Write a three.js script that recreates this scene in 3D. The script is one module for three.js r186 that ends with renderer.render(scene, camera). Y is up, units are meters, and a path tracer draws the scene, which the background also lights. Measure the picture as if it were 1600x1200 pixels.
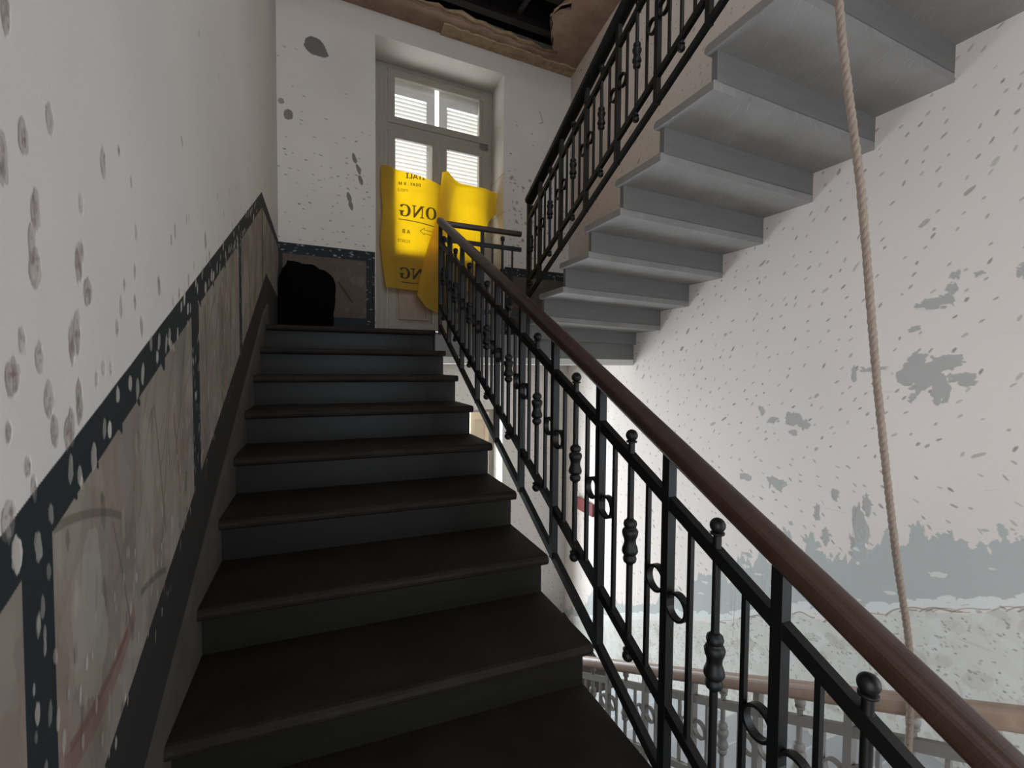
import * as THREE from 'three';
import { mergeGeometries } from 'three/addons/utils/BufferGeometryUtils.js';
import { RectAreaLightUniformsLib } from 'three/addons/lights/RectAreaLightUniformsLib.js';

// ---------------------------------------------------------------- camera, sky, light, exposure
// Measured frame: X to the right along the steps, Y up from the eye, D along the flight. World: x = X, y = Y + EYE, z = -D.
const EYE = 1.424, SKEW = 0.08;
const scene = new THREE.Scene();
const camera = new THREE.PerspectiveCamera(77.93, 4 / 3, 0.02, 60);
camera.position.set(0, EYE, 0);
camera.rotation.order = 'YXZ';
camera.rotation.set(-0.0375, -0.3824, 0.0083);
camera.updateMatrixWorld();
scene.add(camera);

const renderer = new THREE.WebGLRenderer({ antialias: true });
renderer.toneMapping = THREE.LinearToneMapping;
renderer.toneMappingExposure = 1.0;
renderer.shadowMap.enabled = true;
RectAreaLightUniformsLib.init();
scene.background = new THREE.Color().setRGB(2.2, 2.6, 3.1);      // overcast daylight outside the openings

function areaLight(x, y, z, w, h, yaw, rgb, intensity) {
  const l = new THREE.RectAreaLight(new THREE.Color().setRGB(...rgb), intensity, w, h);
  l.position.set(x, y, z); l.rotation.y = yaw; scene.add(l); return l;
}
const BACK = (X) => 5.0228 + SKEW * X;                              // face of the skewed back wall
areaLight(1.22, -1.8 + EYE, -(BACK(1.22) + 0.42), 1.36, 2.5, Math.PI + Math.atan(SKEW), [0.84, 0.93, 1.0], 14);   // daylight in the doorway one landing below
areaLight(1.24, 1.8 + EYE, -(BACK(1.24) + 0.8), 1.5, 2.9, Math.PI + Math.atan(SKEW), [1.0, 0.98, 0.92], 5);        // daylight behind the shutters
areaLight(1.1, 0.1 + EYE, 1.9 + 0.3, 2.4, 2.0, 0, [1.0, 0.94, 0.9], 0.6);      // fill light in the added, unseen window behind the eye
areaLight(1.1, 3.5 + EYE, 1.9 + 0.3, 2.4, 2.2, 0, [1.0, 0.94, 0.9], 3.6);        // fill light in the second added window, unseen upstairs
areaLight(-0.66, -0.3 + EYE, 0.95, 1.1, 2.1, -Math.PI / 2, [1.0, 0.94, 0.9], 4.8);   // fill light in an added, unseen doorway beside the eye
areaLight(3.03, -0.3 + EYE, 0.95, 1.1, 2.1, Math.PI / 2, [1.0, 0.95, 0.91], 3.5);   // more fill in the added doorway opposite

// ---------------------------------------------------------------- helpers
let seed = 11;
const rnd = () => { seed = (seed * 1664525 + 1013904223) >>> 0; return seed / 4294967296; };
const rr = (a, b) => a + (b - a) * rnd();
const used = {};
const numbered = (n) => { const k = used[n] = (used[n] ?? -1) + 1; return k ? `${n}_${String(k).padStart(3, '0')}` : n; };
const V = (X, Y, D) => new THREE.Vector3(X, Y + EYE, -D);
function mesh(name, geo, mat, parent) {
  const m = new THREE.Mesh(Array.isArray(geo) ? (geo.length > 1 ? merged(geo) : geo[0]) : geo, mat);
  m.name = numbered(name); m.castShadow = m.receiveShadow = true; (parent ?? scene).add(m); return m;
}
function merged(list) {
  return mergeGeometries(list.map((g) => { const q = g.index ? g.toNonIndexed() : g; for (const k of Object.keys(q.attributes)) if (!['position', 'normal', 'uv'].includes(k)) q.deleteAttribute(k); return q; }));
}
function thing(name, label, category, group) {
  const g = new THREE.Group(); g.name = numbered(name); g.userData = { label, category }; if (group) g.userData.group = group; scene.add(g); return g;
}
function tag(o, label, category, group) { o.userData.label = label; o.userData.category = category; if (group) o.userData.group = group; return o; }
function struct(name, geo, mat, label) { const m = mesh(name, geo, mat); m.userData.kind = 'structure'; if (label) m.userData.label = label; return m; }
function structGroup(name, label) { const g = new THREE.Group(); g.name = numbered(name); g.userData.kind = 'structure'; if (label) g.userData.label = label; scene.add(g); return g; }
function box(x0, x1, y0, y1, d0, d1, sx = 1, sy = 1, sd = 1) {     // in X, Y, D
  const g = new THREE.BoxGeometry(x1 - x0, y1 - y0, d1 - d0, sx, sy, sd);
  g.translate((x0 + x1) / 2, (y0 + y1) / 2 + EYE, -(d0 + d1) / 2); return g;
}
function prismX(pts, x0, x1, bevel = 0) {                            // polygon in (D, Y) carried along X
  const s = new THREE.Shape(pts.map((p) => new THREE.Vector2(p[0], p[1] + EYE)));
  const g = new THREE.ExtrudeGeometry(s, { depth: x1 - x0 - 2 * bevel, bevelEnabled: bevel > 0, bevelSize: bevel, bevelThickness: bevel, bevelOffset: -bevel, bevelSegments: 2, curveSegments: 6 });
  g.rotateY(Math.PI / 2); g.translate(x0 + bevel, 0, 0); return g;
}
function prismD(pts, d0, d1) {                                       // polygon in (X, Y) carried along D
  const s = new THREE.Shape(pts.map((p) => new THREE.Vector2(p[0], p[1] + EYE)));
  const g = new THREE.ExtrudeGeometry(s, { depth: d1 - d0, bevelEnabled: false });
  g.translate(0, 0, -d1); return g;
}
function bar(a, b, w, h, rounded = 0) {                              // bar of width w (sideways) and height h between two points
  const dir = b.clone().sub(a), L = dir.length(); dir.normalize();
  let g;
  if (rounded) {
    const s = new THREE.Shape(); const r = Math.min(w, h) * rounded;
    const x = w / 2, y = h / 2;
    s.moveTo(-x + r, -y); s.lineTo(x - r, -y); s.quadraticCurveTo(x, -y, x, -y + r); s.lineTo(x, y - r); s.quadraticCurveTo(x, y, x - r, y);
    s.lineTo(-x + r, y); s.quadraticCurveTo(-x, y, -x, y - r); s.lineTo(-x, -y + r); s.quadraticCurveTo(-x, -y, -x + r, -y);
    g = new THREE.ExtrudeGeometry(s, { depth: L, bevelEnabled: false, curveSegments: 5 });
  } else { g = new THREE.BoxGeometry(w, h, L); g.translate(0, 0, L / 2); }
  const up = new THREE.Vector3(0, 1, 0), side = new THREE.Vector3().crossVectors(up, dir);
  if (side.lengthSq() < 1e-6) side.set(1, 0, 0);
  side.normalize(); const u2 = new THREE.Vector3().crossVectors(dir, side);
  g.applyMatrix4(new THREE.Matrix4().makeBasis(side, u2, dir).setPosition(a)); return g;
}
function skewBack(g) {                                               // turns a piece built square at D = 5.0228 with the skewed back wall
  const p = g.attributes.position; for (let i = 0; i < p.count; i++) p.setZ(i, p.getZ(i) - SKEW * p.getX(i));
  g.computeVertexNormals(); return g;
}
const flat = (g) => { const q = g.index ? g.toNonIndexed() : g; q.computeVertexNormals(); return q; };

// value noise for colour and grain
const hash = (x, y, s) => { let h = Math.imul(x, 374761393) ^ Math.imul(y, 668265263) ^ Math.imul(s, 974634777); h = Math.imul(h ^ (h >>> 13), 1274126177); return ((h ^ (h >>> 16)) >>> 0) / 4294967296; };
function noise(x, y, s) { const i = Math.floor(x), j = Math.floor(y), u = x - i, v = y - j, a = u * u * (3 - 2 * u), b = v * v * (3 - 2 * v); return (hash(i, j, s) * (1 - a) + hash(i + 1, j, s) * a) * (1 - b) + (hash(i, j + 1, s) * (1 - a) + hash(i + 1, j + 1, s) * a) * b; }
const fbm = (x, y, s, n = 4) => { let f = 0, k = 0.5; for (let i = 0; i < n; i++) { f += k * noise(x, y, s + i); x *= 2.03; y *= 2.03; k *= 0.5; } return f; };
function canvasOf(w, h, fill) { const c = document.createElement('canvas'); c.width = w; c.height = h; const g = c.getContext('2d'); g.fillStyle = fill; g.fillRect(0, 0, w, h); return [c, g]; }
function canvasTex(c, srgb = true, wrap = THREE.MirroredRepeatWrapping) {
  const t = new THREE.CanvasTexture(c); t.wrapS = t.wrapT = wrap; if (srgb) t.colorSpace = THREE.SRGBColorSpace; return t;
}
function mottle(g, w, h, scale, amount, s, tint = [1, 1, 1]) {      // soft unevenness of paint, stone, plaster
  const im = g.getImageData(0, 0, w, h), d = im.data;
  for (let y = 0; y < h; y++) for (let x = 0; x < w; x++) {
    const n = (fbm(x / scale, y / scale, s, 4) - 0.47) * amount + (hash(x, y, s + 9) - 0.5) * amount * 0.25, i = (y * w + x) * 4;
    d[i] += n * tint[0]; d[i + 1] += n * tint[1]; d[i + 2] += n * tint[2];
  }
  g.putImageData(im, 0, 0);
}
function blob(g, x, y, rx, ry, turn, jag, fill) {                   // ragged patch
  const big = Math.max(rx, ry) > 9, n = big ? 44 : 12, ph = rnd() * 50, cs = Math.cos(turn), sn = Math.sin(turn); g.beginPath();
  for (let i = 0; i <= n; i++) {
    const a = i / n * Math.PI * 2, c0 = Math.cos(a), s0 = Math.sin(a);
    const k = big ? 1 + jag * 1.5 * (fbm(c0 * 1.6 + ph, s0 * 1.6 + ph, 5, 3) - 0.47) + jag * 0.12 * (rnd() - 0.5) : 1 - jag * 0.5 * (i % n ? rnd() : 0.3);
    const c = c0 * rx * k, q = s0 * ry * k, px = x + c * cs - q * sn, py = y + c * sn + q * cs; i ? g.lineTo(px, py) : g.moveTo(px, py);
  }
  g.closePath(); g.fillStyle = fill; g.fill();
}
const tone = (lo, hi, a0, a1) => { const v = rr(lo, hi); return `rgba(${v},${v * 0.965},${v * 0.91},${rr(a0, a1)})`; };

// ---------------------------------------------------------------- materials
const std = (o) => new THREE.MeshStandardMaterial(o);
function grain(base, scale, amount, s, size = 512, streak = null) {  // tileable enough at the size it is used
  const [c, g] = canvasOf(size, size, base); mottle(g, size, size, scale, amount, s); if (streak) streak(g, size); return canvasTex(c);
}
const rep = (t, m) => { const q = t.clone(); q.repeat.set(1 / m, 1 / m); q.needsUpdate = true; return q; };
const ironTex = grain('#0e0e0d', 22, 10, 3, 256, (g, s) => { for (let i = 0; i < 60; i++) { g.fillStyle = `rgba(60,44,34,${rr(0.04, 0.18)})`; g.fillRect(rr(0, s), rr(0, s), rr(2, 14), rr(2, 14)); } });
const iron = std({ map: rep(ironTex, 0.3), roughness: 0.5, metalness: 0.25, bumpMap: rep(ironTex, 0.1), bumpScale: 0.0006 });
const ironLit = std({ map: rep(grain('#85817c', 22, 24, 4, 256), 0.3), roughness: 0.6, metalness: 0.1 });  // iron of the lower railing, lightened: daylight put into its colour
const woodTex = grain('#38271f', 40, 20, 7, 512, (g, s) => { for (let i = 0; i < 260; i++) { g.fillStyle = `rgba(${rnd() < 0.5 ? '25,14,10' : '110,74,56'},${rr(0.04, 0.16)})`; g.fillRect(rr(-80, s), rr(0, s), rr(80, 400), rr(0.6, 2.2)); } });
const wood = std({ map: rep(woodTex, 0.5), roughness: 0.38, bumpMap: rep(woodTex, 0.5), bumpScale: 0.0008 });
const woodLit = std({ map: rep(grain('#a38a79', 40, 30, 8, 512), 0.5), roughness: 0.5 });  // same handrail wood made paler for the lower railing, daylight painted in
const stoneDark = new THREE.MeshPhysicalMaterial({ specularIntensity: 0.45, map: rep(grain('#241d18', 60, 20, 12, 512, (g, s) => { for (let i = 0; i < 900; i++) { g.fillStyle = rnd() < 0.3 ? `rgba(150,140,120,${rr(0.05, 0.25)})` : `rgba(30,22,18,${rr(0.05, 0.3)})`; g.fillRect(rr(0, s), rr(0, s), rr(1, 3), rr(1, 3)); } }), 0.8), roughness: 0.72 });
const riserGrey = new THREE.MeshPhysicalMaterial({ specularIntensity: 0.4, map: rep(grain('#22201c', 90, 9, 15, 512), 0.8), roughness: 0.4 });
const skirtGrey = std({ map: rep(grain('#4d4843', 60, 20, 18, 512), 0.8), roughness: 0.7 });
const underTex = grain('#85827f', 120, 24, 21, 1024, (g, s) => { for (let i = 0; i < 240; i++) { g.strokeStyle = `rgba(${rnd() < 0.75 ? '228,228,226' : '118,116,114'},${rr(0.05, 0.3)})`; g.lineWidth = rr(0.5, 2.5); const x = rr(0, s), y = rr(0, s), l = rr(20, 150), k = rr(-0.9, -0.3); g.beginPath(); g.moveTo(x, y); g.lineTo(x + l, y + l * k); g.stroke(); } });
const stoneLight = std({ map: rep(underTex, 1.2), roughness: 0.55 });
const stonePanel = std({ map: rep(grain('#6b6966', 80, 16, 24, 512), 0.8), roughness: 0.6 });
const stoneLit = std({ map: rep(grain('#c3c5c8', 80, 18, 28, 512), 0.8), roughness: 0.6 });  // stone of the flight below, brightened and cooled as if daylight lay on it
const plasterPlain = std({ map: rep(grain('#d8d4cb', 80, 14, 30, 512), 1.2), roughness: 0.9 });
const paintFrame = std({ map: rep(grain('#90887d', 60, 20, 33, 512, (g, s) => { for (let i = 0; i < 120; i++) { g.fillStyle = `rgba(90,80,70,${rr(0.05, 0.2)})`; g.fillRect(rr(0, s), rr(0, s), rr(1, 6), rr(6, 60)); } }), 0.8), roughness: 0.6 });
const panelBrown = std({ map: rep(grain('#8a7a6c', 60, 22, 36, 512), 0.8), roughness: 0.6 });
const slatPaint = std({ map: rep(grain('#d8d6cf', 40, 12, 39, 256), 0.5), roughness: 0.6 });
const glass = new THREE.MeshPhysicalMaterial({ color: 0xffffff, transmission: 1, thickness: 0, roughness: 0.04, ior: 1.5 });

// ---------------------------------------------------------------- wall paint: colour and relief on one drawing each
// left wall: u runs logarithmically along D so that the near part gets more pixels
const LU = (D) => (D > 0.5 ? Math.log((D + 0.2) / 0.7) : (D - 0.5) / 0.7) / Math.log(5.4 / 0.7), LV = (Y) => (Y + 1.6) / 5.2;
const [lc, lg] = canvasOf(2048, 2048, '#d0cac4'), [lbc, lb] = canvasOf(1024, 1024, '#fff');
{
  const W = 2048, x = (D) => LU(D) * W, y = (Y) => (1 - LV(Y)) * W, sx = (D) => W / Math.log(5.4 / 0.7) / (D + 0.2), sy = W / 5.2;
  mottle(lg, W, W, 260, 20, 41, [1, 0.97, 0.9]);
  const poly = (pts, fill) => { lg.beginPath(); const P = []; for (let i = 0; i < pts.length; i++) { const a = pts[i], b = pts[(i + 1) % pts.length]; for (let k = 0; k < 24; k++) P.push([a[0] + (b[0] - a[0]) * k / 24, a[1] + (b[1] - a[1]) * k / 24]); } P.forEach((p, i) => (i ? lg.lineTo(x(p[0]), y(p[1])) : lg.moveTo(x(p[0]), y(p[1])))); lg.closePath(); lg.fillStyle = fill; lg.fill(); };
  const top = (D) => (D < 3.665 ? 1.165 + 0.476 * (D - 3.665) : 1.162), skirt = (D) => (D < 3.9 ? -0.665 + 0.482 * (D - 1.17) : 0.66);
  // worn marbled dado field
  poly([[0.2, top(0.2)], [3.665, 1.165], [5.3, 1.162], [5.3, -0.2], [0.2, -1.6]], '#877c71');
  lg.save(); lg.beginPath(); for (let i = 0; i <= 40; i++) { const D = 0.3 + i * 0.12; i ? lg.lineTo(x(D), y(top(D))) : lg.moveTo(x(D), y(top(D))); } lg.lineTo(x(5.1), y(-1.6)); lg.lineTo(x(0.3), y(-1.6)); lg.clip();
  for (let i = 0; i < 420; i++) { const D = rr(0.5, 5), Y = top(D) - rr(0.05, 0.75), c = rnd(); blob(lg, x(D), y(Y), sx(D) * rr(0.01, 0.09), sy * rr(0.03, 0.24), rr(-0.25, 0.5), 0.7, c < 0.4 ? `rgba(172,162,150,${rr(0.06, 0.2)})` : c < 0.72 ? `rgba(96,84,74,${rr(0.05, 0.22)})` : c < 0.88 ? `rgba(116,88,76,${rr(0.05, 0.2)})` : `rgba(88,98,86,${rr(0.06, 0.2)})`); }
  for (let i = 0; i < 14; i++) { const D = rr(0.95, 2.4), Y = top(D) - rr(0.25, 0.6); lg.strokeStyle = `rgba(${rnd() < 0.5 ? '110,70,62' : '70,60,54'},${rr(0.15, 0.4)})`; lg.lineWidth = rr(2, 7); lg.beginPath(); lg.moveTo(x(D), y(Y)); lg.bezierCurveTo(x(D + 0.06), y(Y + 0.06), x(D + 0.04), y(Y + 0.16), x(D + rr(0.08, 0.2)), y(Y + rr(0.2, 0.4))); lg.stroke(); }
  for (let i = 0; i < 16; i++) { const D = rr(2.0, 3.6), Y = top(D) - rr(0.1, 0.3); lg.strokeStyle = `rgba(58,48,42,${rr(0.1, 0.35)})`; lg.lineWidth = rr(1, 4); lg.beginPath(); lg.moveTo(x(D), y(Y)); lg.lineTo(x(D + rr(-0.01, 0.01)), y(Y - rr(0.1, 0.5))); lg.stroke(); }
  // seams and rusty runs in the near panel
  for (const [a, b, c, d, q, w, col] of [[0.89, -0.245, 1.14, -0.3, 0.02, 6, 'rgba(84,72,64,0.5)'], [1.24, -0.5, 1.42, -0.52, 0.01, 6, 'rgba(70,66,58,0.5)'], [0.9, -0.62, 1.2, -0.52, -0.05, 16, 'rgba(112,66,58,0.35)'], [0.92, -0.6, 1.16, -0.54, -0.02, 7, 'rgba(96,54,48,0.45)'], [1.1, -0.3, 1.18, -0.55, 0.02, 5, 'rgba(92,80,72,0.5)'], [1.35, -0.1, 1.42, -0.42, 0.03, 6, 'rgba(86,72,60,0.4)'], [1.5, -0.12, 1.56, -0.36, 0.03, 8, 'rgba(104,76,62,0.4)'], [1.9, 0.2, 1.92, -0.2, 0, 9, 'rgba(88,76,66,0.4)'], [2.2, 0.3, 2.22, -0.1, 0, 12, 'rgba(96,78,66,0.35)'], [3.0, 0.7, 3.02, 0.2, 0, 6, 'rgba(60,50,44,0.5)']]) { lg.strokeStyle = col; lg.lineWidth = w; lg.beginPath(); lg.moveTo(x(a), y(b)); lg.bezierCurveTo(x(a + (c - a) * 0.3), y(b + (d - b) * 0.3 + q), x(a + (c - a) * 0.7), y(b + (d - b) * 0.7 + q), x(c), y(d)); lg.stroke(); }
  for (let i = 0; i < 90; i++) { const D = rr(0.9, 2.6), Y = top(D) - rr(0.12, 0.7); blob(lg, x(D), y(Y), sx(D) * rr(0.003, 0.012), sy * rr(0.01, 0.045), rr(-0.2, 0.4), 0.9, rnd() < 0.55 ? 'rgba(178,168,156,0.35)' : 'rgba(70,60,52,0.35)'); }
  // pale bare spots
  blob(lg, x(1.0), y(-0.45), sx(1) * 0.07, sy * 0.15, 0.15, 0.7, 'rgba(170,162,149,0.35)'); blob(lg, x(1.28), y(-0.3), sx(1.28) * 0.06, sy * 0.18, 0.1, 0.7, 'rgba(166,157,144,0.3)');
  lg.restore();
  const dark = '#191f21';
  poly([[0.2, top(0.2)], [3.665, 1.165], [5.3, 1.162], [5.3, 1.1], [3.68, 1.07], [0.2, top(0.2) - 0.088]], dark);
  for (const [a, b] of [[0.807, 0.885], [1.715, 1.81], [2.64, 2.725], [3.655, 3.69]]) poly([[a, top(a) - 0.04], [b, top(b) - 0.04], [b, skirt(b) - 0.02], [a, skirt(a) - 0.02]], dark);
  poly([[0.3, skirt(0.3)], [3.9, skirt(3.9)], [5.3, 0.6], [5.3, 0.2], [3.6, 0.2], [0.3, skirt(0.3) - 0.6]], '#221f1c');
  // ragged lower edge of the band
  for (let i = 0; i < 34; i++) { const D = rr(0.9, 3.2); blob(lg, x(D), y(top(D) - 0.09 + rr(-0.012, 0.012)), sx(D) * rr(0.006, 0.02), sy * rr(0.006, 0.02), 0.4, 0.6, rnd() < 0.6 ? dark : '#9a8f83'); }
  // hacked pits: grey in the white field, pale in the dark band
  const pit = (D, Y, l, w, t, c, deep) => { blob(lg, x(D), y(Y), sx(D) * w, sy * l, t, 0.55, c); if (deep) { lb.fillStyle = '#000'; } blob(lb, x(D) / 2, y(Y) / 2, sx(D) * w / 2, sy * l / 2, t, 0.4, '#5a5a5a'); };
  const smudge = (D, Y, l, w, t, a, v, n) => { pit(D, Y, l, w, t, `rgba(${140 + v},${128 + v},${119 + v},${a * 0.75})`, true); for (let i = 0; i < n; i++) blob(lg, x(D + rr(-0.5, 0.5) * w), y(Y + rr(-0.6, 0.6) * l), sx(D) * w * rr(0.12, 0.45), sy * l * rr(0.1, 0.4), t, 0.9, rnd() < 0.3 ? `rgba(190,182,172,${a * 0.6})` : rnd() < 0.5 ? `rgba(124,100,94,${a * 0.55})` : `rgba(104,98,90,${a * 0.5})`); };
  for (let r = 0; r < 30; r++) for (let k = 0; k < 70; k++) {
    const D = 0.62 * Math.exp(k * 0.031) + rr(-0.02, 0.02) * (1 + D_(k)), Y = top(D) + 0.03 + (r + rr(-0.35, 0.35)) * 0.082;
    const fade = Math.max(0, 1 - (Y - top(D)) / (0.98 - 0.17 * D)), p = (D > 3.4 ? 0.1 : 0.3) * fade * fade + 0.012; if (rnd() > p || Y > 3.4) continue;
    const s = rr(0.45, 1) * (0.6 + 0.35 * fade), v = rr(-10, 18), a = rr(0.3, 0.8);
    smudge(D, Y, 0.034 * s, 0.0165 * s * rr(0.7, 1.2), rr(-0.3, 0.25), a, v, D < 2 ? 8 : 3);
  }
  // the marks that stand out nearest the eye
  for (const [u, Y, l, w] of [[0.79, 0.25, 0.04, 0.018], [0.865, 0.21, 0.034, 0.014], [0.99, 0.16, 0.04, 0.016], [1.02, 0.12, 0.028, 0.02], [0.86, 0.13, 0.03, 0.02], [0.96, 0.03, 0.04, 0.014], [0.80, -0.02, 0.03, 0.02], [0.98, -0.06, 0.045, 0.014], [0.9, -0.1, 0.03, 0.013], [0.94, -0.11, 0.03, 0.016], [0.77, 0.42, 0.03, 0.013], [0.81, 0.44, 0.034, 0.013], [0.84, 0.30, 0.03, 0.014]]) smudge(u, Y, l * 0.85, w * 0.85, rr(-0.25, 0.15), 0.75, 2, 14);
  for (let i = 0; i < 62; i++) { const D = 0.72 + 2.7 * i / 62 + rr(-0.02, 0.02), Y = top(D) - rr(0.006, 0.088); pit(D, Y, rr(0.017, 0.027), rr(0.008, 0.0125), 0.42, tone(165, 200, 0.6, 0.95)); }
  for (const a of [0.846, 1.762, 2.68]) for (let i = 0; i < 26; i++) { const D = a + rr(-0.06, 0.06), Y = top(D) - rr(0.1, 0.62); pit(D, Y, rr(0.01, 0.024), rr(0.004, 0.008), 0.35, tone(150, 190, 0.5, 0.9)); }
  for (let i = 0; i < 170; i++) { const D = rr(0.9, 2.9), Y = skirt(D) + rr(-0.06, 0.3); pit(D, Y, rr(0.008, 0.02), rr(0.003, 0.007), 0.3, tone(150, 185, 0.3, 0.8)); }
}
function D_(k) { return 0.02 * k; }
const wallLeftMat = std({ map: canvasTex(lc), bumpMap: canvasTex(lbc, false), bumpScale: 0.0025, roughness: 0.85 });

// right wall: u = (D + 0.4) / 6, v = (Y + 3.3) / 6
const [rc, rg] = canvasOf(2048, 2048, '#dfd4cc'), [rbc, rb] = canvasOf(1024, 1024, '#fff');
{
  const W = 2048, x = (D) => (D + 0.4) / 6 * W, y = (Y) => (1 - (Y + 3.3) / 6) * W, s = W / 6;
  mottle(rg, W, W, 320, 14, 51, [1, 0.96, 0.9]);
  const mark = (D, Y, l, w, t, c, deep = 0.4) => { blob(rg, x(D), y(Y), s * l, s * w, t, 0.55, c); blob(rb, x(D) / 2, y(Y) / 2, s * l / 2, s * w / 2, t, 0.4, `rgba(70,70,70,${deep + 0.3})`); };
  const edge = (D) => -0.45 - 0.525 * D + (fbm(D * 5, 3, 61) - 0.5) * 0.1;
  // rows of hacked pits
  for (let Y = -3.2; Y < 2.7; Y += 0.078) for (let D = -0.4; D < 5.6; D += 0.092) {
    if (rnd() < 0.2) continue;
    const d = D + rr(-0.036, 0.036), q = Y + rr(-0.03, 0.03), up = q > -0.15 - 0.2 * d, v = rr(-18, 20), big = rnd() < 0.06 ? 1.7 : 1;
    mark(d, q, rr(0.009, 0.019) * big, rr(0.004, 0.0075) * big, up ? rr(0.5, 1.2) : rr(-0.9, -0.2), `rgba(${158 + v},${149 + v},${140 + v},${rr(0.45, 0.95)})`);
  }
  for (let i = 0; i < 90; i++) { const d = rr(0.4, 5.2), q = rr(-1.6, 2.2); rg.strokeStyle = `rgba(150,142,130,${rr(0.08, 0.25)})`; rg.lineWidth = rr(0.6, 1.4); rg.beginPath(); rg.moveTo(x(d), y(q)); rg.lineTo(x(d + rr(0.05, 0.16)), y(q - rr(0, 0.02))); rg.stroke(); }
  // flaked patches
  const flake = (pts, c = 'rgb(176,173,168)') => { for (const [D, Y, a, b, t] of pts) { blob(rg, x(D), y(Y), s * a, s * b, t, 1.0, c); for (let i = 0; i < 5; i++) { const q = rr(0, 6.3); blob(rg, x(D) + s * a * Math.cos(q) * 0.9, y(Y) + s * b * Math.sin(q) * 0.9, s * rr(0.2, 0.5) * a, s * rr(0.2, 0.5) * b, rr(0, 3), 1.1, c); } blob(rb, x(D) / 2, y(Y) / 2, s * a / 2, s * b / 2, t, 0.45, '#666'); } };
  flake([[1.37, 0.315, 0.075, 0.026, 0.05], [1.32, 0.335, 0.03, 0.02, 0.6], [1.3, 0.38, 0.02, 0.03, 0], [1.29, 0.44, 0.026, 0.02, 0], [1.2, 0.43, 0.02, 0.015, 0.3], [1.06, 0.42, 0.018, 0.03, 0], [1.44, 0.2, 0.03, 0.012, 0.4]]);
  flake([[1.395, -0.03, 0.09, 0.062, -0.1], [1.33, 0.03, 0.06, 0.035, 0.2], [1.29, 0.035, 0.045, 0.03, 0], [1.33, -0.09, 0.035, 0.075, 0.1], [1.42, 0.055, 0.04, 0.03, 0.4], [1.255, -0.035, 0.05, 0.022, 0.1], [1.22, -0.06, 0.035, 0.014, 0.2], [1.44, -0.14, 0.022, 0.025, 0], [1.62, 0.0, 0.07, 0.012, 0.1], [1.72, -0.03, 0.014, 0.04, 0.1]]);
  flake([[2.06, -0.31, 0.06, 0.045, -0.2], [2.0, -0.34, 0.04, 0.03, 0], [2.22, -0.335, 0.05, 0.018, 0.3], [2.07, -0.4, 0.028, 0.018, 0], [2.3, -0.28, 0.02, 0.03, 0.5], [2.17, -0.74, 0.065, 0.035, -0.3], [2.42, -0.75, 0.045, 0.024, 0], [1.85, -0.98, 0.025, 0.05, 0], [1.63, -0.73, 0.02, 0.06, 0.1], [1.66, -0.88, 0.035, 0.14, 0.05], [1.66, -1.0, 0.05, 0.05, 0], [1.8, -0.72, 0.02, 0.035, 0], [1.9, -0.85, 0.018, 0.05, 0]]);
  // grey coat laid bare above the old dado line, its upper edge ragged
  rg.beginPath(); const lim = (D) => edge(D) + 0.06 + (D < 2.9 ? 0.1 + 0.5 * Math.max(0, fbm(D * 3.1, 9, 63, 2) - 0.2) + 0.55 * Math.max(0, fbm(D * 15, 9, 65, 4) - 0.42) : 0.05 + 0.5 * Math.max(0, fbm(D * 6, 4, 67, 5) - 0.42));
  for (let i = 0; i <= 600; i++) { const D = -0.4 + i * 0.01; i ? rg.lineTo(x(D), y(lim(D) + (rnd() - 0.5) * 0.025)) : rg.moveTo(x(D), y(lim(D))); }
  for (let i = 600; i >= 0; i--) { const D = -0.4 + i * 0.01; rg.lineTo(x(D), y(edge(D))); } rg.closePath(); rg.fillStyle = 'rgb(180,181,177)'; rg.fill();
  for (let i = 0; i < 64; i++) { const D = rr(0.2, 2.8); blob(rg, x(D), y(edge(D) + rr(0.06, 0.36)), s * rr(0.004, 0.04), s * rr(0.003, 0.016), 0.3, 0.9, rnd() < 0.5 ? '#d6d3ca' : 'rgb(180,181,177)'); }
  for (let i = 0; i < 46; i++) { const D = rr(0.7, 2.4); blob(rg, x(D), y(lim(D) + rr(-0.05, 0.06)), s * rr(0.008, 0.045), s * rr(0.006, 0.03), rr(0, 3), 1.1, i % 2 ? 'rgb(180,181,177)' : '#dfd4cc'); }
  // white rim, then bare rough plaster under it
  for (let i = 0; i < 320; i++) { const D = -0.3 + i * 0.018; blob(rg, x(D), y(edge(D) + rr(-0.01, 0.025)), s * rr(0.02, 0.05), s * rr(0.008, 0.02), 0.45, 0.6, 'rgb(216,217,212)'); }
  rg.beginPath(); for (let i = 0; i <= 600; i++) { const D = -0.4 + i * 0.01, q = edge(D) - 0.02 - 0.03 * fbm(D * 14, 7, 71); i ? rg.lineTo(x(D), y(q)) : rg.moveTo(x(D), y(q)); } rg.lineTo(x(5.6), y(-3.3)); rg.lineTo(x(-0.4), y(-3.3)); rg.closePath(); rg.save(); rg.clip(); rg.fillStyle = 'rgb(206,203,194)'; rg.fillRect(0, 0, W, W);
  for (let i = 0; i < 2600; i++) { const D = rr(-0.4, 5.6), q = edge(D) - rr(0, 1.6), c = rnd(); blob(rg, x(D), y(q), s * rr(0.01, 0.07), s * rr(0.006, 0.04), rr(0, 3), 0.6, c < 0.5 ? `rgba(216,217,211,${rr(0.1, 0.4)})` : c < 0.85 ? `rgba(170,163,150,${rr(0.08, 0.34)})` : `rgba(168,150,128,${rr(0.08, 0.3)})`); }
  for (let i = 0; i < 2600; i++) { const D = rr(0, 3.6), q = edge(D) - rr(0.06, 0.95); mark(D, q, rr(0.004, 0.011), rr(0.003, 0.006), rr(-0.9, 0.9), tone(118, 158, 0.25, 0.8), 0.2); }
  rg.restore();
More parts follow.
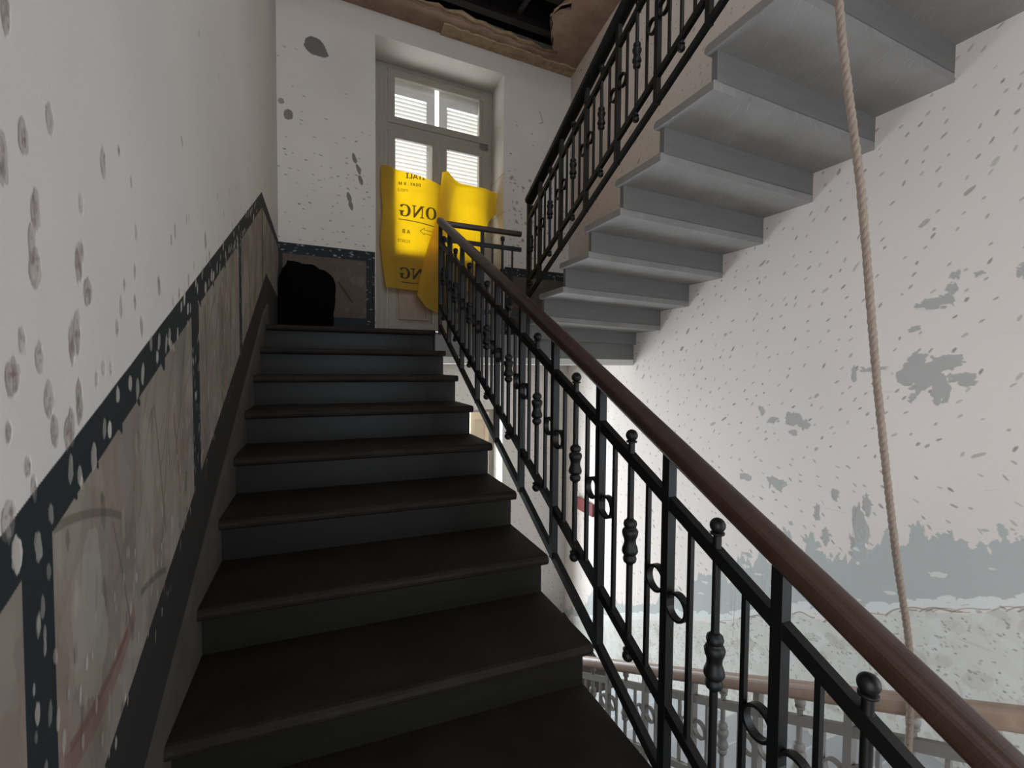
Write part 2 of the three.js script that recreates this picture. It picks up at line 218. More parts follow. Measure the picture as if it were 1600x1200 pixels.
  for (let i = 0; i < 22; i++) { const D = rr(0.7, 2.6); rg.strokeStyle = 'rgba(120,108,94,0.6)'; rg.lineWidth = rr(1, 2.4); rg.beginPath(); rg.moveTo(x(D), y(edge(D) - 0.03)); rg.bezierCurveTo(x(D + 0.04), y(edge(D) - 0.06), x(D + 0.08), y(edge(D + 0.08) + 0.01), x(D + 0.14), y(edge(D + 0.14) - 0.04)); rg.stroke(); }
  for (let i = 0; i < 16; i++) { const D = rr(1.9, 2.7), q = edge(D) + rr(0.1, 0.5); rg.strokeStyle = 'rgba(132,140,124,0.5)'; rg.lineWidth = 1.2; rg.beginPath(); rg.moveTo(x(D), y(q)); rg.lineTo(x(D + 0.005), y(q - rr(0.1, 0.3))); rg.stroke(); }
}
const wallRightMat = std({ map: canvasTex(rc), bumpMap: canvasTex(rbc, false), bumpScale: 0.003, roughness: 0.88 });

// back wall: u = (X + 0.5) / 4, v = (Y + 3.3) / 7.5
const [bc, bg] = canvasOf(1100, 2048, '#cfc8c0'), [bbc, bb] = canvasOf(550, 1024, '#fff');
{
  const W = 1100, H = 2048, x = (X) => (X + 0.5) / 4 * W, y = (Y) => (1 - (Y + 3.3) / 7.5) * H, s = W / 4;
  mottle(bg, W, H, 200, 22, 81, [1, 0.96, 0.9]);
  const mark = (X, Y, l, w, t, c) => { blob(bg, x(X), y(Y), s * l, s * w, t, 0.5, c); blob(bb, x(X) / 2, y(Y) / 2, s * l / 2, s * w / 2, t, 0.4, '#555'); };
  for (let Y = 1.2; Y < 3; Y += 0.07) for (let X = -0.36; X < 2.9; X += 0.075) {
    const p = Y < 1.9 ? 0.5 : Y < 2.45 ? 0.3 : 0.05; if (rnd() > p) continue;
    mark(X + rr(-0.03, 0.03), Y + rr(-0.03, 0.03), rr(0.008, 0.022), rr(0.004, 0.008), rr(-0.1, 0.4), tone(92, 150, 0.35, 0.85));
  }
  for (let Y = -3.2; Y < 0; Y += 0.085) for (let X = 0.8; X < 2.95; X += 0.1) mark(X + rr(-0.04, 0.04), Y + rr(-0.03, 0.03), rr(0.008, 0.016), rr(0.004, 0.008), rr(0.6, 1.3), tone(140, 170, 0.5, 0.9));
  blob(bg, x(-0.035), y(3.035), s * 0.1, s * 0.085, 0.2, 0.4, 'rgb(112,106,100)'); blob(bg, x(-0.01), y(2.99), s * 0.11, s * 0.04, 0.1, 0.4, 'rgb(112,106,100)');
  blob(bg, x(-0.27), y(2.34), s * 0.04, s * 0.055, 0.2, 0.4, 'rgb(124,116,106)'); blob(bg, x(-0.33), y(2.45), s * 0.03, s * 0.03, 0.2, 0.4, 'rgb(148,138,126)');
  for (const [X, Y] of [[0.36, 1.95], [0.38, 1.85], [0.27, 1.66], [0.285, 1.59], [0.32, 2.05]]) blob(bg, x(X), y(Y), s * 0.02, s * 0.05, -0.3, 0.4, 'rgb(120,112,104)');
  for (let i = 0; i < 60; i++) blob(bg, x(2.12 + rr(-0.08, 0.5)), y(1.75 + rr(-0.4, 0.45)), s * rr(0.008, 0.03), s * rr(0.008, 0.03), 0.3, 0.6, tone(110, 140, 0.3, 0.8));
  bg.strokeStyle = 'rgb(130,122,112)'; bg.lineWidth = 2; bg.beginPath(); bg.moveTo(x(2.42), y(3.02)); bg.lineTo(x(2.47), y(2.9)); bg.lineTo(x(2.42), y(2.88)); bg.stroke();
  // dado: dark border with pale chips round a worn field, on both sides of the opening
  for (const [a, b] of [[-0.5, 0.516], [1.98, 3.4]]) {
    bg.fillStyle = '#564a41'; bg.fillRect(x(a), y(1.148), x(b) - x(a), y(0.2) - y(1.148));
    for (let i = 0; i < 90; i++) blob(bg, x(rr(a, b)), y(rr(0.3, 1.05)), s * rr(0.02, 0.1), s * rr(0.01, 0.06), 0.1, 0.6, rnd() < 0.5 ? `rgba(120,104,90,${rr(0.1, 0.4)})` : `rgba(74,62,54,${rr(0.1, 0.4)})`);
    bg.strokeStyle = 'rgba(48,40,34,0.8)'; bg.lineWidth = 5; bg.beginPath(); bg.moveTo(x(a + 0.66), y(0.82)); bg.lineTo(x(a + 0.8), y(0.62)); bg.stroke();
    bg.fillStyle = '#20262a'; bg.fillRect(x(a), y(1.15), x(b) - x(a), s * 0.1); bg.fillRect(x(a), y(0.47), x(b) - x(a), s * 0.3);
    bg.fillRect(a < 0 ? x(b) - s * 0.085 : x(a), y(1.15), s * 0.085, s * 1); if (a < 0) bg.fillRect(x(-0.45), y(1.15), s * 0.12, s);
    for (let i = 0; i < 34; i++) { const X = rr(a, b); mark(X, 1.1 + rr(-0.05, 0.045), rr(0.008, 0.022), rr(0.005, 0.01), rr(-0.3, 0.3), tone(140, 178, 0.5, 0.9)); }
    for (let i = 0; i < 16; i++) mark((a < 0 ? b - 0.04 : a + 0.04) + rr(-0.05, 0.05), rr(0.4, 1.0), rr(0.008, 0.02), rr(0.004, 0.009), 0.1, tone(120, 160, 0.4, 0.9));
  }
}
const wallBackMat = std({ map: canvasTex(bc), bumpMap: canvasTex(bbc, false), bumpScale: 0.005, roughness: 0.88 });

function wallUV(g, f) { const p = g.attributes.position, uv = g.attributes.uv; for (let i = 0; i < p.count; i++) { const [u, v] = f(p.getX(i), p.getY(i) - EYE, -p.getZ(i)); uv.setXY(i, u, v); } return g; }

// ---------------------------------------------------------------- the setting
const LEFT = -0.366, RIGHT = 2.727, ROOF = 5.4, FRONT = -1.9, LOW = -3.13;
struct('wall_left', wallUV(box(LEFT - 0.25, LEFT, LOW - 0.3, ROOF, -0.15, 5.6, 1, 8, 160), (X, Y, D) => [LU(D), LV(Y)]), wallLeftMat, 'white spotted plaster wall with a dark painted dado climbing beside the steps');
{ // right wall: straight beside the flights, turning outwards with the skewed landing
  const s = new THREE.Shape([[-0.15, RIGHT], [4.0, RIGHT - 0.02], [5.3, 2.86], [5.9, 2.93], [5.9, 3.0], [-0.15, 3.0]].map((p) => new THREE.Vector2(p[1], p[0])));
  const g = new THREE.ExtrudeGeometry(s, { depth: ROOF - LOW + 0.3, bevelEnabled: false }); g.rotateX(-Math.PI / 2); g.translate(0, LOW - 0.3 + EYE, 0);
  struct('wall_right', wallUV(g, (X, Y, D) => [(D + 0.4) / 6, (Y + 3.3) / 6]), wallRightMat, 'pale spotted wall with flaking paint beyond the iron railings');
}
for (const [side, x0, x1] of [['left', LEFT - 0.25, LEFT], ['right', RIGHT, 3.0]]) {   // side walls of the storey landing, each with an added, unseen doorway for fill light
  const s = new THREE.Shape([[FRONT, LOW - 0.3], [-0.15, LOW - 0.3], [-0.15, ROOF], [FRONT, ROOF]].map((p) => new THREE.Vector2(p[0], p[1] + EYE)));
  s.holes.push(new THREE.Path([[-1.5, -1.424], [-0.4, -1.424], [-0.4, 0.76], [-1.5, 0.76]].map((p) => new THREE.Vector2(p[0], p[1] + EYE))));
  const g = new THREE.ExtrudeGeometry(s, { depth: x1 - x0, bevelEnabled: false }); g.rotateY(Math.PI / 2); g.translate(x0, 0, 0);
  const w = struct(`wall_${side}_storey`, g, plasterPlain);
  const xf = side === 'left' ? x1 - 0.05 : x0 - 0.01;
  mesh('added_door_frame', [box(xf, xf + 0.06, -1.424, 0.84, -1.58, -1.5), box(xf, xf + 0.06, -1.424, 0.84, -0.4, -0.32), box(xf, xf + 0.06, 0.76, 0.84, -1.5, -0.4)], paintFrame, w);
}
{ // back wall with the upper window opening and the doorway of the landing below
  const s = new THREE.Shape([[-0.6, LOW - 0.3], [3.2, LOW - 0.3], [3.2, ROOF], [-0.6, ROOF]].map((p) => new THREE.Vector2(p[0], p[1] + EYE)));
  const hole = (x0, x1, y0, y1) => s.holes.push(new THREE.Path([[x0, y0], [x0, y1], [x1, y1], [x1, y0]].map((p) => new THREE.Vector2(p[0], p[1] + EYE))));
  hole(0.526, 1.955, 0.27, 3.32); hole(0.5, 1.968, LOW, -0.5);
  const g = new THREE.ExtrudeGeometry(s, { depth: 0.62, bevelEnabled: false }); g.translate(0, 0, -5.0228 - 0.62); skewBack(g);
  struct('wall_back', wallUV(g, (X, Y) => [(X + 0.5) / 4, (Y + 3.3) / 7.5]), wallBackMat, 'grey white end wall with pits and a dark bordered dado round the tall window');
}
{ // wall behind the eye, with two unseen windows added to light the walls
  const s = new THREE.Shape([[-0.6, LOW - 0.3], [3.2, LOW - 0.3], [3.2, ROOF], [-0.6, ROOF]].map((p) => new THREE.Vector2(p[0], p[1] + EYE)));
  s.holes.push(new THREE.Path([[-0.1, -0.9], [-0.1, 1.1], [2.3, 1.1], [2.3, -0.9]].map((p) => new THREE.Vector2(p[0], p[1] + EYE))), new THREE.Path([[-0.1, 2.4], [-0.1, 4.6], [2.3, 4.6], [2.3, 2.4]].map((p) => new THREE.Vector2(p[0], p[1] + EYE))));
  const g = new THREE.ExtrudeGeometry(s, { depth: 0.25, bevelEnabled: false }); g.translate(0, 0, -FRONT);
  struct('wall_front', g, plasterPlain);
  for (const [name, label, y0, y1] of [['added_window_2', 'added fill light window behind the eye', -0.9, 1.1], ['added_window_3', 'added fill light window of the storey above', 2.4, 4.6]]) {
    const w = structGroup(name, label), f0 = FRONT - 0.2, f1 = FRONT - 0.12;
    mesh('frame', [box(-0.1, -0.04, y0, y1, f0, f1), box(2.24, 2.3, y0, y1, f0, f1), box(1.07, 1.13, y0, y1, f0, f1), box(-0.04, 2.24, y1 - 0.06, y1, f0, f1), box(-0.04, 2.24, y0, y0 + 0.06, f0, f1)], paintFrame, w);
  }
}
struct('ceiling_upper', box(-0.6, 3.2, ROOF, ROOF + 0.2, FRONT - 0.2, 5.9), plasterPlain);
struct('floor', box(-0.6, 3.2, LOW - 0.2, LOW, FRONT - 0.2, 5.8), stoneDark);
struct('floor_storey', [box(LEFT, RIGHT, -1.644, -1.424, FRONT, 0.27)], stonePanel, 'stone floor of the storey landing');
struct('floor_storey_upper', [box(LEFT, RIGHT, 1.756, 1.976, FRONT, 0.27)], stonePanel, 'stone floor of the storey above');
{ // half landing in front of the window: stone slab on a white plaster edge
  const l = structGroup('floor_landing', 'stone half landing below the tall window');
  const P = [[LEFT, 3.76], [0.822, 3.76], [0.828, 3.68], [2.72, 3.7], [2.84, 5.2], [2.84, 5.3], [LEFT, 5.05]];
  const slab = (y0, y1) => { const s = new THREE.Shape(P.map((p) => new THREE.Vector2(p[0], p[1]))); const g = new THREE.ExtrudeGeometry(s, { depth: y1 - y0, bevelEnabled: false }); g.rotateX(-Math.PI / 2); g.translate(0, y0 + EYE, 0); return g; };
  mesh('stone_slab', slab(0.07, 0.262), stonePanel, l); mesh('plaster_soffit', slab(0.017, 0.07), plasterPlain, l);
}
// ceiling over the half landing: brown plaster with a torn hole, timber above it, a cream strip left on the wall
{
  const ceil = structGroup('ceiling', 'brown ceiling with a torn hole showing dark timber');
  const brown = std({ map: rep(grain('#9c8170', 90, 46, 91, 512, (g, s) => { for (let i = 0; i < 90; i++) blob(g, rr(0, s), rr(0, s), rr(4, 40), rr(4, 30), rr(0, 3), 0.7, `rgba(${rnd() < 0.5 ? '74,52,42' : '150,122,100'},${rr(0.05, 0.2)})`); }), 1), roughness: 0.9 });
  const cream = std({ map: rep(grain('#ab9377', 40, 60, 93, 512), 0.7), roughness: 0.9 }), timber = std({ map: rep(grain('#17110e', 30, 14, 95, 256), 0.6), roughness: 0.9 });
  const outer = [[LEFT, 3.62], [2.72, 3.66], [2.72, 4.0], [2.87, 5.26], [LEFT, 4.99]];
  const hole = [[-0.1, 4.62], [0.42, 4.72], [0.82, 4.79], [1.0, 4.83], [1.12, 4.81], [1.21, 4.85], [1.36, 4.84], [1.5, 4.9], [1.63, 4.88], [1.76, 4.94], [1.92, 4.93], [2.05, 4.985], [2.2, 4.97], [2.36, 5.0], [2.46, 4.985], [2.5, 4.93], [2.4, 4.84], [2.36, 4.74], [2.29, 4.65], [2.26, 4.56], [2.2, 4.47], [2.24, 4.37], [2.33, 4.29], [2.28, 4.18], [2.2, 4.05], [1.8, 3.95], [1.2, 4.0], [0.5, 3.92], [-0.05, 4.05]];
  const s = new THREE.Shape(outer.map((p) => new THREE.Vector2(p[0], p[1]))); s.holes.push(new THREE.Path(hole.map((p) => new THREE.Vector2(p[0], p[1]))));
  const g = new THREE.ExtrudeGeometry(s, { depth: 0.03, bevelEnabled: false }); g.rotateX(-Math.PI / 2); g.translate(0, 3.541 + EYE, 0); mesh('plaster', g, brown, ceil);
  mesh('deck', box(LEFT, 2.8, 3.82, 3.86, 3.6, 5.3), timber, ceil);
  for (const d of [4.15, 4.6]) mesh('joist', bar(V(LEFT, 3.7, d), V(2.75, 3.7, d + 0.2), 0.09, 0.2), timber, ceil);
  for (const [a, b, h] of [[0.35, 0.2, 3.66], [1.25, 1.5, 3.68], [2.0, 1.9, 3.65]]) mesh('lath', bar(V(a, h, 3.65), V(b, h + 0.02, 5.02), 0.05, 0.02), timber, ceil);
  { // ragged second layer round the hole
    const e = []; const inner = hole.slice(0, 24); for (let i = 0; i < inner.length; i++) e.push(inner[i]);
    const ring = [...e.map((p) => [p[0] + rr(-0.02, 0.02), p[1] + rr(0.005, 0.03)]), ...e.slice().reverse().map((p) => [p[0] + rr(-0.02, 0.01), p[1] - rr(0.01, 0.07)])];
    const q = new THREE.Shape(ring.map((p) => new THREE.Vector2(p[0], p[1]))); const gg = new THREE.ExtrudeGeometry(q, { depth: 0.02, bevelEnabled: false }); gg.rotateX(-Math.PI / 2); gg.translate(0, 3.572 + EYE, 0); mesh('torn_edge', gg, cream, ceil);
  }
  const stripPts = []; for (let i = 0; i <= 26; i++) { const X = 1.2 + i * 1.64 / 26; stripPts.push([X, BACK(X) + 0.02]); } for (let i = 26; i >= 0; i--) { const X = 1.2 + i * 1.64 / 26; stripPts.push([X, BACK(X) - 0.15 - rr(0, 0.03)]); }
  const sg = new THREE.ExtrudeGeometry(new THREE.Shape(stripPts.map((p) => new THREE.Vector2(p[0], p[1]))), { depth: 0.02, bevelEnabled: false }); sg.rotateX(-Math.PI / 2); sg.translate(0, 3.524 + EYE, 0); mesh('moulding_strip', sg, cream, ceil);
}

// ---------------------------------------------------------------- stair flights
const G = 0.3345, H = 0.17;
function treadProfile(nose, back, top, th) {                         // rounded nose on the far or near side
  const r = th / 2, dir = Math.sign(back - nose), pts = [];
  for (let i = 0; i <= 6; i++) { const a = Math.PI / 2 + i / 6 * Math.PI; pts.push([nose + dir * (r + Math.cos(a) * r), top - r + Math.sin(a) * r]); }
  pts.push([back, top - th], [back, top]); return pts;
}
{ // the flight in front of the eye: nose of step k at D = 3.656 - G k
  const f = thing('stair_flight', 'dark flight of stone steps rising to the tall window landing', 'stairs');
  for (let k = 0; k <= 9; k++) {
    const n = 3.6563 - G * k, top = 0.276 - H * k;
    mesh('tread', prismX(treadProfile(n, k ? n + G + 0.075 : n + 0.3, top, 0.04), LEFT, 0.828, 0.004), stoneDark, f);
    mesh('riser', box(LEFT, 0.822, top - H, top - 0.04, n + 0.062, n + 0.092), riserGrey, f);
  }
  const a = 3.6563 - G * 9.9, y = (D, o) => 0.276 - H / G * (3.6563 - D) + o;
  mesh('skirting', prismX([[a, y(a, -0.22)], [a, y(a, 0.06)], [3.62, y(3.62, 0.08)], [3.9, 0.44], [3.9, 0.27], [3.62, y(3.62, -0.2)]], LEFT, LEFT + 0.014), skirtGrey, f);
}
function flightTowardsEye(name, label, dy, mats) {                   // climbs from the far landing towards the eye along the right wall
  const f = thing(name, label, 'stairs');
  const lean = (g) => { const p = g.attributes.position; for (let i = 0; i < p.count; i++) { const X = p.getX(i) - 1.57; p.setZ(i, p.getZ(i) - 0.05 * X); p.setY(i, p.getY(i) - 0.023 * X); } g.computeVertexNormals(); return flat(g); };
  for (let k = -3; k <= 6; k++) {
    const r = 1.612 + G * k, u = 1.352 - 0.168 * k + dy;               // riser plane and underside of tread k
    mesh('tread', lean(prismX(treadProfile(r + 0.05, r - G - 0.012, u + 0.042, 0.042), 1.556, RIGHT + 0.02, 0.004)), mats[0], f);
    mesh('riser', lean(box(1.575, RIGHT + 0.02, k === 6 ? u - 0.11 : u - 0.13, u, r - 0.012, r + 0.02)), mats[1], f);
  }
  return f;
}
flightTowardsEye('stair_flight', 'pale grey stepped underside of the flight climbing overhead', 0, [stoneLight, stonePanel]);
flightTowardsEye('stair_flight', 'daylit flight far below, glimpsed through the iron bars', -3.4, [stoneLit, stoneLit]);

// ---------------------------------------------------------------- iron railings
const knobShape = new THREE.LatheGeometry([[0.0, -0.07], [0.0105, -0.07], [0.012, -0.066], [0.018, -0.062], [0.0205, -0.053], [0.018, -0.044], [0.0135, -0.041], [0.0205, -0.038], [0.0245, -0.03], [0.023, -0.02], [0.0185, -0.008], [0.0175, 0.0], [0.0185, 0.008], [0.023, 0.02], [0.0245, 0.03], [0.0205, 0.038], [0.0135, 0.041], [0.018, 0.044], [0.0205, 0.053], [0.018, 0.062], [0.012, 0.066], [0.0105, 0.07], [0, 0.07]].map((p) => new THREE.Vector2(p[0], p[1])), 18);
const ballTop = new THREE.LatheGeometry([[0, -0.03], [0.009, -0.03], [0.009, -0.022], [0.016, -0.021], [0.016, -0.016], [0.009, -0.015], ...Array.from({ length: 9 }, (_, i) => { const a = -1.0 + i / 8 * (Math.PI / 2 + 1.0); return [0.018 * Math.cos(a), 0.018 * Math.sin(a)]; })].map((p) => new THREE.Vector2(Math.max(0, p[0]), p[1])), 16);
const ballLow = ballTop.clone().rotateX(Math.PI);
const ringShape = (() => { const s = new THREE.Shape(); s.absarc(0, 0, 0.0375, 0, Math.PI * 2); const h = new THREE.Path(); h.absarc(0, 0, 0.0305, 0, Math.PI * 2); s.holes.push(h); const g = new THREE.ExtrudeGeometry(s, { depth: 0.02, bevelEnabled: false, curveSegments: 20 }); g.translate(0, 0, -0.01); g.rotateY(Math.PI / 2); return g; })();
const unitPost = new THREE.BoxGeometry(0.026, 1, 0.026), unitThin = new THREE.BoxGeometry(0.012, 1, 0.012), unitRound = new THREE.CylinderGeometry(0.0098, 0.0098, 1, 12);
function upright(name, geo, mat, parent, X, D, y0, y1) { const m = mesh(name, geo, mat, parent); m.position.copy(V(X, (y0 + y1) / 2, D)); m.scale.y = y1 - y0; return m; }
function piece(name, geo, mat, parent, X, Y, D) { const m = mesh(name, geo, mat, parent); m.position.copy(V(X, Y, D)); return m; }
function turned(t, im, X, D, y0, y1, yk, yt, yl) {                    // turned baluster: rod, knob and the balls at its ends
  const b = new THREE.Group(); b.name = numbered('turned_baluster'); t.add(b);
  upright('rod', unitRound, im, b, X, D, y0, y1); piece('knob', knobShape, im, b, X, yk, D); piece('ball_finial', ballTop, im, b, X, yt, D);
  if (yl !== undefined) piece('ball_drop', ballLow, im, b, X, yl, D);
}
// lines: Y of the handrail axis, mid rail axis, low rail axis, base rail axis as functions of D
function slopedRailing(label, X, d0, d1, lines, posts, dir, mats, ends) {
  const t = thing('stair_railing', label, 'railing'), [hr, mid, low, base] = lines, [im, wm] = mats;
  const run = (f, w, h, m, name, round) => mesh(name, bar(V(X, f(d0), d0), V(X, f(d1), d1), w, h, round), m, t);
  run(hr, dir < 0 ? 0.07 : 0.056, dir < 0 ? 0.062 : 0.056, wm, 'handrail', 0.42); run(mid, 0.022, 0.032, im, 'mid_rail'); run(low, 0.022, 0.03, im, 'low_rail'); run(base, 0.022, 0.03, im, 'base_rail');
  for (const p of posts) {
    const inside = (D) => D > d0 + 0.012 && D < d1 - 0.012;
    if (inside(p)) upright('post', unitPost, im, t, X, p, base(p) - 0.015, hr(p) - 0.01);
    for (const o of [-0.084, 0.084]) if (inside(p + o)) {
      upright('bar', unitThin, im, t, X, p + o, low(p + o), mid(p + o));
      piece('ring', ringShape, im, t, X, (low(p + o / 2) + mid(p + o / 2)) / 2 + 0.03 * 1, p + o / 2);
    }
    const q = p + 0.16725; if (!inside(q)) continue;
    turned(t, im, X, q, low(q) - 0.028, mid(q) + 0.045, (low(q) + mid(q)) / 2 + 0.025, mid(q) + 0.066, low(q) - 0.048);
  }
  for (const e of ends ?? []) upright('newel_post', unitPost, im, t, X, e[0], e[1], e[2]);
  return t;
}
const span = (a, n) => Array.from({ length: n }, (_, i) => a + G * i);
slopedRailing('black iron balustrade with dark brown handrail beside the dark steps', 0.855, 0.12, 3.62, [(D) => 1.122 - 0.499 * (3.656 - D), (D) => 0.953 - 0.491 * (3.656 - D), (D) => 0.478 - 0.523 * (3.656 - D), (D) => 0.325 - 0.54 * (3.656 - D)], span(0.667 - G, 10), 1, [iron, wood], [[3.62, 0.24, 1.08]]);
slopedRailing('black iron balustrade of the overhead flight against the white walls', 1.54, 0.3, 3.5, [(D) => 3.06 - 0.5 * D, (D) => 2.915 - 0.5 * D, (D) => 2.375 - 0.485 * D, (D) => 2.25 - 0.485 * D], span(1.618 - G * 3, 9), -1, [iron, iron], [[3.5, 0.24, 1.31]]);
slopedRailing('daylit balustrade with reddish brown handrail running below the balusters', 1.54, 0.3, 3.5, [(D) => -0.535 - 0.521 * D, (D) => -0.655 - 0.51 * D, (D) => -1.03 - 0.485 * D, (D) => -1.15 - 0.485 * D], span(1.618 - G * 3, 9), 1, [ironLit, woodLit], []);
{ // short level balustrade across the stairwell on the landing
  const t = thing('landing_railing', 'short level iron balustrade joining both flights at the landing', 'railing'), D = 3.61;
  mesh('handrail', bar(V(0.872, 1.088, D), V(1.518, 1.075, D), 0.046, 0.04, 0.4), wood, t);
  mesh('mid_rail', bar(V(0.872, 0.965, D), V(1.522, 0.95, D), 0.022, 0.032), iron, t);
  mesh('low_rail', bar(V(0.872, 0.43, D), V(1.522, 0.43, D), 0.022, 0.032), iron, t);
  upright('post', unitPost, iron, t, 1.19, D, 0.26, 1.08);
  for (const X of [0.94, 1.03, 1.11, 1.275, 1.445]) upright('bar', unitThin, iron, t, X, D, 0.43, 0.96);
  turned(t, iron, 1.36, D, 0.4, 1.0, 0.72, 1.025);
}

// ---------------------------------------------------------------- window_1: glazed double door with transom, louvred shutters outside
const bk = (x0, x1, y0, y1, o0, o1) => skewBack(flat(box(x0, x1, y0, y1, 5.0228 + o0, 5.0228 + o1)));   // offsets from the wall face
function framed(x0, x1, y0, y1, w, wt, wb, o0, o1) { return [bk(x0, x0 + w, y0, y1, o0, o1), bk(x1 - w, x1, y0, y1, o0, o1), bk(x0 + w, x1 - w, y1 - wt, y1, o0, o1), bk(x0 + w, x1 - w, y0, y0 + wb, o0, o1)]; }
{
  const w = structGroup('window_1', 'tall glazed double door with transom and louvred shutters behind');
  mesh('frame', [...framed(0.53, 1.95, 0.27, 3.315, 0.165, 0.045, 0.1, 0.395, 0.47), bk(0.69, 1.9, 2.6, 2.68, 0.395, 0.47)], paintFrame, w);
  const tr = mesh('transom', framed(0.7, 1.9, 2.68, 3.262, 0.075, 0.08, 0.075, 0.385, 0.43), paintFrame, w);
  mesh('pane', bk(0.775, 1.825, 2.755, 3.182, 0.405, 0.41), glass, tr);
  for (const [x0, x1, tall] of [[0.7, 1.282, 0], [1.288, 1.9, 1]]) {
    const c = mesh('casement', framed(x0, x1, 0.4, 2.6, tall ? 0.085 : 0.08, 0.08, 0.08, 0.385, 0.43), paintFrame, w);
    mesh('pane', bk(x0 + 0.08, x1 - 0.08, 1.25, 2.52, 0.405, 0.41), glass, c);
    mesh('lower_panel', [bk(x0 + 0.06, x1 - 0.06, 1.12, 1.25, 0.385, 0.43), bk(x0 + 0.08, x1 - 0.08, 0.48, 1.12, 0.41, 0.425), ...framed(x0 + 0.12, x1 - 0.12, 0.52, 1.08, 0.03, 0.03, 0.03, 0.395, 0.412)], panelBrown, c);
  }
  for (const [x0, x1] of [[0.6, 1.262], [1.312, 1.95]]) {
    const s = mesh('shutter_leaf', [...framed(x0, x1, 0.3, 3.27, 0.1, 0.2, 0.1, 0.52, 0.555), bk(x0 + 0.1, x1 - 0.1, 1.0, 1.1, 0.52, 0.555), bk(x0 + 0.1, x1 - 0.1, 2.57, 2.66, 0.52, 0.555)], slatPaint, w);
    for (let y = 0.42; y < 3.06; y += 0.045) {
      if ((y > 0.98 && y < 1.12) || (y > 2.55 && y < 2.68)) continue;
      const L = x1 - x0 - 0.2, g = new THREE.BoxGeometry(L, 0.007, 0.05); g.rotateX(-0.7); g.rotateY(0); const cx = (x0 + x1) / 2; g.translate(cx, y + EYE, -(5.0228 + 0.538));
      mesh('slat', skewBack(flat(g)), slatPaint, s);
    }
  }
}
{ // door_1: doorway of the landing below, one leaf folded against the jamb, daylight beyond
  const d = structGroup('door_1', 'bright doorway on the landing below, seen past the step edges');
  mesh('frame', framed(0.5, 1.968, LOW, -0.5, 0.06, 0.06, 0.02, 0.3, 0.38), paintFrame, d);
  const leaf = mesh('leaf', framed(1.66, 1.9, LOW + 0.02, -0.56, 0.05, 0.09, 0.12, 0.3, 0.35), std({ color: 0xcbb79a, roughness: 0.6 }), d);
  mesh('panel', bk(1.71, 1.85, LOW + 0.1, -0.65, 0.315, 0.335), std({ color: 0xbfae94, roughness: 0.6 }), leaf);
}

// ---------------------------------------------------------------- yellow plastic over the glazed doors
function sheetTexture(paint) { const [c, g] = canvasOf(512, 1024, '#e6bc04'); mottle(g, 512, 1024, 60, 16, 101, [1, 0.85, 0.1]); g.fillStyle = '#44360f'; g.strokeStyle = '#44360f'; paint(g); const t = canvasTex(c, true, THREE.ClampToEdgeWrapping); return t; }
const sheetMat = (map) => new THREE.MeshPhysicalMaterial({ map, transmission: 0.75, thickness: 0, roughness: 0.95, side: THREE.DoubleSide });
// a thin sheet: outline in (X, Y) on the door plane, with its own folds standing off the door
function sheet(outline, off, bulge) {
  const xs = outline.map((p) => p[0]), ys = outline.map((p) => p[1]), x0 = Math.min(...xs), x1 = Math.max(...xs), y0 = Math.min(...ys), y1 = Math.max(...ys);
  const inside = (x, y) => { let c = false; for (let i = 0, j = outline.length - 1; i < outline.length; j = i++) { const [a, b] = outline[i], [d, e] = outline[j]; if ((b > y) !== (e > y) && x < (d - a) * (y - b) / (e - b) + a) c = !c; } return c; };
  // rows cut by the outline, each row sampled across, stitched into a grid (outlines here are single-span per row)
  const NR = 64, NC = 36, pos = [], uv = [], idx = [];
  for (let r = 0; r <= NR; r++) {
    const y = y0 + (y1 - y0) * (0.002 + 0.996 * r / NR); let a = Infinity, b = -Infinity;
    for (let i = 0, j = outline.length - 1; i < outline.length; j = i++) { const [p, q] = outline[i], [s, t] = outline[j]; if ((q > y) !== (t > y)) { const x = (s - p) * (y - q) / (t - q) + p; a = Math.min(a, x); b = Math.max(b, x); } }
    for (let k = 0; k <= NC; k++) { const x = a + (b - a) * k / NC; pos.push(x, y, off(x, y) + bulge(x, y)); uv.push((x - x0) / (x1 - x0), (y - y0) / (y1 - y0)); }
  }
  const n = (r, k) => r * (NC + 1) + k, M = (NR + 1) * (NC + 1);
  for (let r = 0; r < NR; r++) for (let k = 0; k < NC; k++) idx.push(n(r, k), n(r, k + 1), n(r + 1, k), n(r + 1, k), n(r, k + 1), n(r + 1, k + 1));
  const P = pos.slice(); const g = new THREE.BufferGeometry(); const out = [];
  for (let i = 0; i < M; i++) out.push(P[i * 3], P[i * 3 + 1] + EYE, -(5.0228 + SKEW * P[i * 3]) - 0.385 + P[i * 3 + 2]);
  g.setAttribute('position', new THREE.Float32BufferAttribute(out, 3)); g.setAttribute('uv', new THREE.Float32BufferAttribute(uv, 2)); g.setIndex(idx); g.computeVertexNormals(); return g;
}
